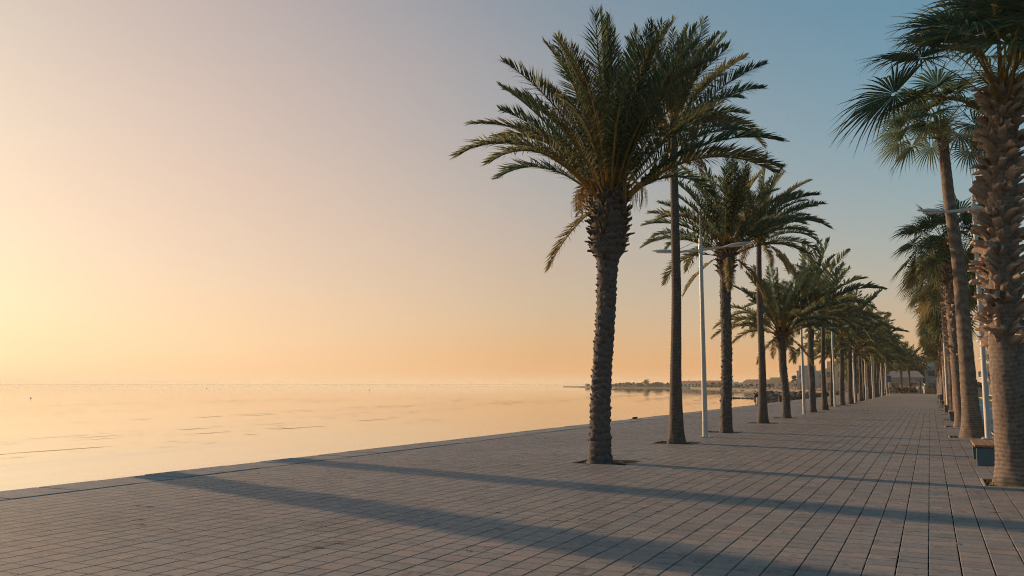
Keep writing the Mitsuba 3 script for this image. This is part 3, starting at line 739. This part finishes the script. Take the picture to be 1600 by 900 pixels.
# mooring fittings at the quay edge
def bollard(x, y, s, label, cat_):
    k = thing('mooring_bollard', label, cat_)
    prof = V([(0.16, 0), (0.16, 0.04), (0.10, 0.09), (0.09, 0.26), (0.15, 0.32), (0.16, 0.37), (0.11, 0.42), (0.0, 0.43)]) * s
    m = trimesh.creation.revolve(prof, sections=20); m.apply_translation((x, y, 0.012)); scene[k] = ply(m, 'dark_metal', 40); return k


bollard(-14.5, 95.0, 1.3, 'small dark mooring bollard on the far quay edge', 'bollard')
k = thing('mooring_cleat', 'low dark mooring cleat lying on the quay edge', 'cleat')
scene[k] = ply(cat([tube([(-14.55, 44.6, 0.07), (-14.55, 44.8, 0.09), (-14.55, 45.4, 0.09), (-14.55, 45.6, 0.07)], [0.02, 0.028, 0.028, 0.02], 8), bx(-14.62, -14.48, 44.9, 45.0, 0.0, 0.07), bx(-14.62, -14.48, 45.2, 45.3, 0.0, 0.07)]), 'dark_metal', 40)

# ------------------------------------------------------------------ landward strip: cycle path, verge, hedge, trees, buildings
put('cycle_path', ply(bx(2.11, 6.3, -40, 200, -0.3, -0.012), 'road_blue'), kind='structure', label='blue painted cycle path beside the promenade')
put('kerb', ply(cat([bx(2.055, 2.105, -40, 192, -0.3, 0.02), ]), 'edging'), kind='structure')
put('verge_kerb', ply(bx(6.305, 6.45, -40, 200, -0.3, 0.09, 0.01), 'yellow_kerb'), kind='structure')
for y in np.arange(20, 190, 4.0): put('cycle_path__marking', ply(bx(4.13, 4.23, y, y + 2.0, -0.03, -0.008), 'white_line'))
put('lawn', ply(bx(6.455, 11.5, -40, 200, -0.3, 0.03), 'lawn_soil'), kind='structure', label='strip of dry lawn beyond the cycle path')
gm, gc = grass_tufts(26000, 6.5, 11.4, 20, 150, 0.03, 0.14, 8)
put('grass', shape((gm, gc), 'leaf'), kind='stuff', label='short dry grass on the verge beyond the cycle path')
put('road', ply(bx(11.6, 19.5, -40, 400, -0.3, -0.015), 'asphalt'), kind='structure')


def leaf_cloud(seed, R, Hc, n, size, col=(0.045, 0.075, 0.03), lobes=9):
    """A crown of leaf-sized faces gathered in uneven clumps. -> (mesh, colours)"""
    r = np.random.RandomState(seed)
    lc = r.randn(lobes, 3); lc /= np.linalg.norm(lc, axis=1, keepdims=True); lc *= r.uniform(0.35, 0.75, (lobes, 1)); lc = lc * V([R, R, Hc])
    lr = r.uniform(0.32, 0.58, lobes) * R
    k = r.randint(lobes, size=n); d = r.randn(n, 3); d /= np.linalg.norm(d, axis=1, keepdims=True)
    p = lc[k] + d * (lr[k] * r.uniform(0.55, 1.05, n) ** 0.5)[:, None] * V([1, 1, 0.8])
    a = r.randn(n, 3); a /= np.linalg.norm(a, axis=1, keepdims=True); b = np.cross(a, r.randn(n, 3)); b /= np.linalg.norm(b, axis=1, keepdims=True)
    s = size * r.uniform(0.6, 1.3, (n, 1))
    v = np.stack([p - a * s, p + b * s * 0.6, p + a * s, p - b * s * 0.6], 1).reshape(-1, 3)
    f = quads([(0, 1, 2, 3)]); f = (f[None] + 4 * np.arange(n)[:, None, None]).reshape(-1, 3)
    tone = (0.7 + 0.6 * r.rand(lobes))[k][:, None] * r.uniform(0.7, 1.3, (n, 1))
    c = V(col) * tone + V([0.02, 0.008, 0]) * r.rand(n, 1)
    return tri(v, f), np.repeat(c, 4, 0)


crown_sh = [shape(leaf_cloud(s, 2.6, 2.2, 2600, 0.16, c), 'leaf') for s, c in ((1, (0.045, 0.075, 0.03)), (2, (0.06, 0.08, 0.03)), (3, (0.035, 0.065, 0.035)))]
fcrown_sh = [shape(leaf_cloud(s, 3.4, 2.9, 1300, 0.34, c), 'leaf') for s, c in ((11, (0.045, 0.07, 0.03)), (12, (0.055, 0.075, 0.035)), (13, (0.035, 0.06, 0.035)))]


def branchy(seed, H):
    r = np.random.RandomState(seed); ms = [tube([(0, 0, -0.1), (0.05, 0, H * 0.3), (0.0, 0.08, H * 0.6), (0.1, 0.0, H)], [0.17, 0.13, 0.10, 0.05], 8)]
    for k in range(5):
        a = k * 2.4; b = H * r.uniform(0.5, 0.8); e = V([math.cos(a), math.sin(a), 0.9]) * r.uniform(1.0, 1.7)
        ms.append(tube([V([0, 0.05, b]), V([0, 0.05, b]) + e * 0.5 + [0, 0, 0.1], V([0, 0.05, b]) + e], [0.07, 0.05, 0.02], 6))
    m = cat(ms); return m, np.tile([0.10, 0.08, 0.06], (len(m.vertices), 1))


tr_sh = [shape(branchy(s, 3.2), 'bark', True) for s in (1, 2)]


def tree(x, y, s, k, label, far=False, z=0.0):
    key = thing('leafy_tree', label, 'tree', 'leafy trees behind the palms')
    put(f'{key}__trunk', tr_sh[k % 2], at(x, y, z, 50 * k, s))
    put(f'{key}__crown', (fcrown_sh if far else crown_sh)[k % 3], at(x, y, z + 4.0 * s, 70 * k, s))


for k, (x, y, s) in enumerate([(9.2, 31, 0.9), (9.8, 44, 1.0), (9.0, 58, 0.85), (10.2, 72, 1.0), (9.4, 88, 0.95), (9.8, 104, 1.05), (9.2, 122, 1.0), (10.0, 140, 1.1), (8.2, 112, 0.8), (11.6, 146, 1.2)]):
    tree(x, y, s, k, f'round dark leafy tree on the lawn, {ORD[k]} of those beyond the cycle path')
for k in range(13):  # trees added out of view to cut the eastern sky light on the trunks
    tree(22 + 2.2 * math.sin(k * 2.1), -22 + 13 * k + 3 * math.sin(k * 4.3), 1.7 + 0.25 * math.sin(k * 1.3), k, f'big dark tree added out of view across the road, {ORD[k]} from the camera')
hd = [leaf_cloud(200 + k, 0.75, 0.55, 420, 0.075, (0.035, 0.055, 0.028), 6) for k in range(3)]
hd_sh = [shape(m, 'leaf') for m in hd]
for k, (x, y) in enumerate([(7.6, 60), (7.9, 66), (7.7, 75), (8.0, 86), (7.6, 98), (7.9, 112), (7.7, 128)]):
    put('shrub', hd_sh[k % 3], at(x, y, 0.45, 40 * k), f'low dark clipped shrub on the verge, {ORD[k]} of its row', 'shrub', 'shrubs on the verge')


def building(name, label, x0, x1, y0, y1, storeys, wall, sh=3.0, roof='flat', balcony=False, bays=5, roofmat='roof_grey', glass='window_glass', faces='SW', zb=-0.03):
    """Walls with real window openings' reveals on the two faces seen (S towards the camera, W towards the sea)."""
    k = thing(name, label, 'building')
    H = storeys * sh
    put(f'{k}__wall', ply(bx(x0, x1, y0, y1, zb, H, 0), wall))
    put(f'{k}__cornice', ply(bx(x0 - 0.15, x1 + 0.15, y0 - 0.15, y1 + 0.15, H + 0.002, H + 0.35, 0.03), wall))
    if roof == 'pitch':
        xm = (y0 + y1) / 2; rv = V([(x0 - 0.5, y0 - 0.5, H + 0.36), (x1 + 0.5, y0 - 0.5, H + 0.36), (x1 + 0.5, y1 + 0.5, H + 0.36), (x0 - 0.5, y1 + 0.5, H + 0.36), (x0 + 1, xm, H + 2.0), (x1 - 1, xm, H + 2.0)])
        put(f'{k}__roof', ply(trimesh.convex.convex_hull(rv), roofmat))
    else:
        put(f'{k}__roof', ply(bx(x0 + 0.6, x0 + 0.45 * (x1 - x0), y0 + 1.0, y0 + 4.0, H + 0.352, H + 2.3, 0.03), wall))
    for f in faces:
        a0, a1 = (x0, x1) if f == 'S' else (y0, y1); nb = max(2, int(round((a1 - a0) / 3.2)))
        for st in range(storeys):
            for b in range(nb):
                c = a0 + (b + 0.5) * (a1 - a0) / nb; w = min(0.8, 0.33 * (a1 - a0) / nb); z0, z1 = st * sh + (0.15 if balcony or st == 0 else 0.9), st * sh + 2.35
                def facing(u0, u1, d0, d1, za, zc, cc=0.0): return bx(u0, u1, y0 - d1, y0 - d0, za, zc, cc) if f == 'S' else bx(x0 - d1, x0 - d0, u0, u1, za, zc, cc)
                wn = put(f'{k}__window', ply(cat([facing(c - w - 0.08, c - w, 0.003, 0.07, z0, z1 + 0.08), facing(c + w, c + w + 0.08, 0.003, 0.07, z0, z1 + 0.08), facing(c - w, c + w, 0.003, 0.07, z1, z1 + 0.08), facing(c - 0.025, c + 0.025, 0.003, 0.06, z0, z1)]), 'post_paint'))
                put(f'{wn}__pane', ply(facing(c - w, c + w, 0.003, 0.025, z0, z1), glass))
            if balcony and st > 0:
                bl = put(f'{k}__balcony', ply(facing(a0 + 0.3, a1 - 0.3, 0.08, 1.45, st * sh - 0.16, st * sh, 0.02), wall))
                put(f'{bl}__glass_railing', ply(facing(a0 + 0.32, a1 - 0.32, 1.38, 1.42, st * sh + 0.002, st * sh + 0.95), 'blue_glass'))
                put(f'{bl}__handrail', ply(facing(a0 + 0.30, a1 - 0.30, 1.36, 1.44, st * sh + 0.955, st * sh + 1.0), 'post_paint'))
    return k


building('apartment_block', 'white terraced apartment block with blue glass balconies behind the landward palms', 9.0, 27.0, 152, 168, 4, 'white_wall', 3.1, balcony=True)
building('apartment_block', 'grey apartment block standing behind the white balcony block', 21.5, 40.0, 100, 116, 5, 'grey_wall', 3.0)
building('shop_house', 'low house with grey pitched roof and red fascia at the promenade end', -9.5, -1.5, 224, 234, 1, 'grey_wall', 3.2, 'pitch', roofmat='roof_grey')
building('ochre_house', 'sunlit ochre house behind the palms at the promenade end', -26.0, -11.5, 250, 262, 2, 'ochre_wall', 3.0)
building('grey_block', 'dark grey block behind the kiosk at the promenade end', -1.0, 8.0, 236, 246, 2, 'grey_wall', 3.0)

k = thing('kiosk', 'open flat-roofed kiosk on dark posts at the promenade end', 'kiosk')
put(f'{k}__roof', ply(bx(-2.8, 1.0, 188, 191.5, 2.62, 2.80, 0.03), 'roof_grey'))
for x in (-1.7, 0.9):
    for y in (188.2, 191.3): put(f'{k}__post', ply(bx(x - 0.1, x + 0.1, y - 0.1, y + 0.1, 0.0, 2.617), 'dark_metal'))
put(f'{k}__counter', ply(bx(-1.55, 0.75, 190.4, 191.1, 0.0, 1.1, 0.02), 'slat_wood'))
k = thing('blue_sign', 'plain blue sign panel on a grey post at the end of the seaward row', 'sign')
put(f'{k}__panel', ply(bx(-6.75, -5.9, 160.0, 160.06, 2.3, 3.4, 0.02), 'sign_blue')); put(f'{k}__post', ply(tube([(-6.3, 160.1, 0), (-6.3, 160.1, 3.3)], 0.05, 8), 'lamp_metal'))
for k, (x, y, s) in enumerate([(-14.5, 205, 1), (-13.2, 210, 0.95), (-11.6, 204, 1.05), (-10.2, 212, 1.0), (-8.6, 206, 1.0), (-5.6, 208, 1.0), (-4.2, 214, 0.95)]):
    date_palm(k + 40, x, y, 6.6 + 0.5 * math.sin(k * 3), (0, 0), 300 + k, 0, f'far feather palm at the promenade end, {ORD[k] if k else "first"} from the sea side', s=1.3, group='palms at the promenade end', head=0.8)
for k, (x, y) in enumerate([(-8.2, 201), (-6.6, 202.5), (-5.2, 200.5), (-3.6, 202)]):
    put('bush', hd_sh[k % 3], at(x, y, 0.6, 70 * k, 1.5), f'dark bush at the promenade end, {ORD[k] if k else "first"} from the sea side', 'bush', 'bushes at the promenade end')

# ------------------------------------------------------------------ far shore across the bay
def rocks(pts, sizes, seed, col):
    r = np.random.RandomState(seed); base = trimesh.creation.icosphere(1, 1.0); vs, fs, cs, o = [], [], [], 0
    for p, s in zip(pts, sizes):
        v = base.vertices * (0.75 + 0.5 * meshkit.noise(base.vertices * 1.3 + r.rand(3) * 50))[:, None] * V([1, r.uniform(0.7, 1.1), r.uniform(0.5, 0.8)]) * s
        q = trimesh.transformations.rotation_matrix(r.uniform(0, 6.28), (0, 0, 1))[:3, :3]
        vs.append(v @ q.T + p); fs.append(base.faces + o); cs.append(np.tile(V(col) * r.uniform(0.5, 1.5), (len(v), 1))); o += len(v)
    return tri(np.vstack(vs), np.vstack(fs)), np.clip(np.vstack(cs), 0.01, 0.7)


r = np.random.RandomState(12); n = 260
bp = np.c_[r.uniform(-31, -15.5, n), r.uniform(173, 181, n), r.uniform(-0.9, 0.15, n)]
put('breakwater', shape(rocks(bp, r.uniform(0.35, 0.8, n), 3, (0.055, 0.058, 0.06)), 'rock'), kind='stuff', label='dark boulders of the breakwater beyond the quay')
bp = np.c_[r.uniform(-37, -29, 40), 181 + r.uniform(-1, 1, 40), np.full(40, -0.95)]
put('rock_sill', shape(rocks(bp, r.uniform(0.25, 0.4, 40), 4, (0.05, 0.055, 0.06)), 'rock'), kind='stuff', label='thin line of low rocks running out from the breakwater')
t_ = r.rand(1500); sh_ = V([(-16, 205), (-24, 235), (-37, 300), (-44, 325), (-62, 365), (-97, 470)])
kk = np.linspace(0, 1, 6); bx_, by_ = np.interp(t_, kk, sh_[:, 0]), np.interp(t_, kk, sh_[:, 1]); off = r.uniform(-1, 16, 1500)
put('shore_stones', shape(rocks(np.c_[bx_ + off, by_ + 0.35 * off, -0.8 + np.minimum(off, 12) * 0.16 + 0 * r.rand(1500)], r.uniform(0.3, 0.75, 1500), 6, (0.26, 0.18, 0.165)), 'rock'), kind='stuff', label='pinkish rubble slope along the far shore')


def hill(poly_line, width, h, seed):
    """A low bank of land behind the shore line."""
    P = V(poly_line, float); k = np.linspace(0, 1, len(P)); u = np.linspace(0, 1, 90); c = np.c_[np.interp(u, k, P[:, 0]), np.interp(u, k, P[:, 1])]
    nrm = np.gradient(c, axis=0); nrm = np.c_[-nrm[:, 1], nrm[:, 0]]; nrm /= np.linalg.norm(nrm, axis=1, keepdims=True)
    w = np.linspace(0, 1, 14); X = c[:, None] + nrm[:, None] * (w * width)[None, :, None]
    z = h * np.sin(np.pi * np.clip(w * 0.62 + 0.02, 0, 1))[None] * (0.5 + meshkit.fbm(np.c_[u * 9, u * 0, u * 0] + seed, 3, seed))[:, None] * np.minimum(1, u * 5)[:, None] * np.minimum(1, (1 - u) * 8)[:, None] - 0.9
    v = np.concatenate([X, z[..., None]], -1).reshape(-1, 3)
    q = [(i * 14 + j, (i + 1) * 14 + j, (i + 1) * 14 + j + 1, i * 14 + j + 1) for i in range(89) for j in range(13)]
    m = tri(v, quads(q))
    return m, (lambda i, j: v[i * 14 + j])


HL = [(-398, 990), (-330, 850), (-246, 709), (-171, 669), (-130, 570), (-97, 470), (-62, 366), (-44, 327), (-30, 270)]
hm, hp = hill(HL, 130, 1.9, 4)
put('headland', mikit.ply(hm, 'headland_wood', True, color=np.tile([0.05, 0.052, 0.045], (len(hm.vertices), 1))), kind='structure', label='low headland across the bay')
r = np.random.RandomState(8); vs = []
far_cl = [leaf_cloud(400 + k, 3.2, 2.2, 150, 0.8, (0.012, 0.021, 0.02), 5) for k in range(4)]
mv, mf, mc, o = [], [], [], 0
for _ in range(480):
    i, j = r.randint(6, 88), r.randint(1, 12); p = hp(i, j); m, c = far_cl[r.randint(4)]; s = r.uniform(0.3, 0.75) * (1.0 + 0.5 * (i < 45))
    a = r.uniform(0, 6.28); R_ = V([[math.cos(a), -math.sin(a), 0], [math.sin(a), math.cos(a), 0], [0, 0, 1]])
    mv.append(m.vertices @ R_.T * s + p + [0, 0, 1.2 * s]); mf.append(m.faces + o); mc.append(c * r.uniform(0.8, 1.25)); o += len(m.vertices)
put('headland_trees', shape((tri(np.vstack(mv), np.vstack(mf)), np.vstack(mc)), 'leaf'), kind='stuff', label='wood covering the headland across the bay')
key = thing('round_tree', 'lone big round tree on the tip of the headland', 'tree')
put(f'{key}__trunk', tr_sh[0], at(-219, 712, -0.3, 0, 0.9)); put(f'{key}__crown', fcrown_sh[0], at(-219, 712, 3.9, 0, 0.85))

FARB = [(-176, 690, 16, 10, 1, 'white_wall', 'long pale house on the headland left of the other houses'), (-150, 655, 22, 9, 1, 'ochre_wall', 'long low ochre house near the headland shore'), (-118, 580, 14, 9, 1, 'white_wall', 'pale house in the headland wood'),
        (-92, 520, 16, 10, 1, 'white_wall', 'low white house by the water on the far shore'), (-62, 420, 14, 10, 1, 'ochre_wall', 'ochre house above the rubble shore'), (-46, 380, 9, 9, 1, 'white_wall', 'narrow white house between the dark cypresses'), (-34, 400, 8, 8, 1, 'white_wall', 'smaller white house right of the narrow white one')]
for x, y, w, d, st, wl, lab in FARB:
    building('shore_house', lab, x - w / 2, x + w / 2, y, y + d, st, wl, 3.0, 'pitch' if w > 15 else 'flat', roofmat='red_tile', faces='S')
building('hotel', 'broad flat-roofed hotel above the trees behind the seaward palms', -44, -30, 330, 345, 2, 'grey_wall', 3.3, faces='S')
for k, (x, y, s) in enumerate([(-50.5, 372, 1.0), (-45.3, 366, 1.0)]):
    key = thing('cypress', ['left', 'right'][k] + ' dark rounded cypress beside the narrow white house across the bay', 'tree')
    m, c = leaf_cloud(500 + k, 1.3, 2.3, 700, 0.28, (0.02, 0.03, 0.026), 9)
    put(f'{key}__trunk', tr_sh[k], at(x, y, 0, 0, 0.8)); put(f'{key}__crown', shape((m, c), 'leaf'), at(x, y, 4.2, 0, 1.0))
belt = []
for k in range(18):
    rr = random.Random(700 + k); y = 232 + 150 * rr.random(); belt.append((-18 - (y - 232) * 0.10 + rr.uniform(-2, 22), y, rr.uniform(1.0, 1.45)))
for k, (x, y, s) in enumerate(sorted(belt, key=lambda b: b[0] / b[1])):
    tree(x, y, s, k, f'leafy tree in the far belt behind the seaward palms, {ORD[k] if k else "first"} from the left', True)

# ------------------------------------------------------------------ people
def person(x, y, z, rz, label, pose, top, trousers, hair=(0.03, 0.025, 0.02)):
    """Figures some 15 pixels tall: one continuous body, with clothes, hair and shoes as its parts."""
    k = thing('person', label, 'person')
    skin = (0.40, 0.25, 0.17)
    J = pose
    body = hulls([((J['hip'], 0.13), (J['chest'], 0.15)), ((J['chest'], 0.15), (J['neck'], 0.065)), ((J['neck'], 0.055), (J['head'], 0.07)), ((J['head'], 0.095), (J['crown'], 0.085))]
                 + [c for s in 'lr' for c in (((J['hip' + s], 0.10), (J['knee' + s], 0.062)), ((J['knee' + s], 0.062), (J['ankle' + s], 0.042)), ((J['ankle' + s], 0.042), (J['toe' + s], 0.032)),
                                              ((J['shoulder' + s], 0.062), (J['elbow' + s], 0.045)), ((J['elbow' + s], 0.045), (J['wrist' + s], 0.032)), ((J['wrist' + s], 0.034), (J['hand' + s], 0.026)))])
    t = at(x, y, z, rz)
    sm = lambda mm, it=6: trimesh.smoothing.filter_taubin(man(mm.refine_to_length(0.05)), iterations=it)
    col = lambda m, c: mikit.ply(m, 'paint', True, color=np.tile(c, (len(m.vertices), 1)))
    put(f'{k}__body', col(sm(body), skin), t)
    shirt = hulls([((J['hip'], 0.142), (J['chest'], 0.163))] + [c for s in 'lr' for c in (((J['chest'], 0.15), (J['shoulder' + s], 0.075)), ((J['shoulder' + s], 0.075), (J['elbow' + s], 0.058)))])
    put(f'{k}__shirt', col(sm(shirt), top), t)
    tr = hulls([((J['hip'], 0.15), (J['hip' + s], 0.115)) for s in 'lr'] + [c for s in 'lr' for c in (((J['hip' + s], 0.115), (J['knee' + s], 0.08)), ((J['knee' + s], 0.08), (J['ankle' + s], 0.065)))])
    put(f'{k}__trousers', col(sm(tr), trousers), t)
    h = V(J['crown']) + V([-0.015, 0, 0.015]); put(f'{k}__hair', col(man(m3.Manifold.sphere(0.095, 20).translate(tuple(map(float, h)))), hair), t)
    for s in 'lr':
        put(f'{k}__shoe', col(man(hulls([((V(J['ankle' + s]) + [-0.03, 0, -0.045], 0.045), (V(J['toe' + s]), 0.045))])), (0.04, 0.04, 0.045)), t)
    return k


def standing(bend=0.0, step=0.1):
    c, s = math.cos(bend), math.sin(bend)
    up = lambda h, o=0.0: V([s * h + c * 0, o, 0.93 + c * h])
    J = {'hip': up(0.0), 'chest': up(0.42), 'neck': up(0.55), 'head': up(0.63) + V([0.02, 0, 0]), 'crown': up(0.70) + V([0.0, 0, 0])}
    for q, sg in (('l', 1), ('r', -1)):
        J['hip' + q] = V([0, 0.09 * sg, 0.90]); J['knee' + q] = V([0.03 + step * sg * 0.5, 0.10 * sg, 0.49]); J['ankle' + q] = V([step * sg, 0.10 * sg, 0.09]); J['toe' + q] = V([step * sg + 0.15, 0.11 * sg, 0.035])
        J['shoulder' + q] = up(0.46, 0.19 * sg); J['elbow' + q] = J['shoulder' + q] + V([0.10, 0.03 * sg, -0.26]); J['wrist' + q] = J['elbow' + q] + V([0.20, -0.05 * sg, -0.08 + 0.05 * sg]); J['hand' + q] = J['wrist' + q] + V([0.09, -0.02 * sg, 0.0])
    return J


person(-14.05, 79.5, 0.02, 185, 'angler in a dark top and pale trousers bending forward on the far quay edge', {a: V(b) * 0.72 for a, b in standing(0.75).items()}, (0.03, 0.035, 0.045), (0.42, 0.42, 0.42))
person(-1.1, 187.0, 0.0, 250, 'pedestrian in white standing by the kiosk at the promenade end', standing(0.0), (0.70, 0.69, 0.66), (0.60, 0.58, 0.54))

# buoys far out
def buoy(x, y, s, label):
    k = thing('buoy', label, 'buoy')
    prof = V([(0, -0.3), (0.25, -0.22), (0.32, 0.0), (0.26, 0.16), (0.08, 0.26), (0.05, 0.7), (0.0, 0.72)]) * s
    m = trimesh.creation.revolve(prof, sections=14); m.apply_translation((x, y, SEA + 0.05)); scene[k] = ply(m, 'dark_metal', 40)


buoy(-166.0, 115.0, 0.45, 'dark buoy out on the sea, leftmost of the far specks')
buoy(-480.0, 470.0, 1.2, 'tiny buoy near the horizon, middle of the far specks')
buoy(-260.0, 365.0, 0.9, 'tiny dark buoy in open water, rightmost of the far specks')

# ------------------------------------------------------------------ the air
put('haze', {'type': 'cube', 'bsdf': {'type': 'null'}, 'interior': {'type': 'ref', 'id': 'air'}}, T().translate([-1500, 1500, 14.5]).scale([3520, 3520, 17.5]), kind='stuff', label='thin warm evening haze over sea and shore')
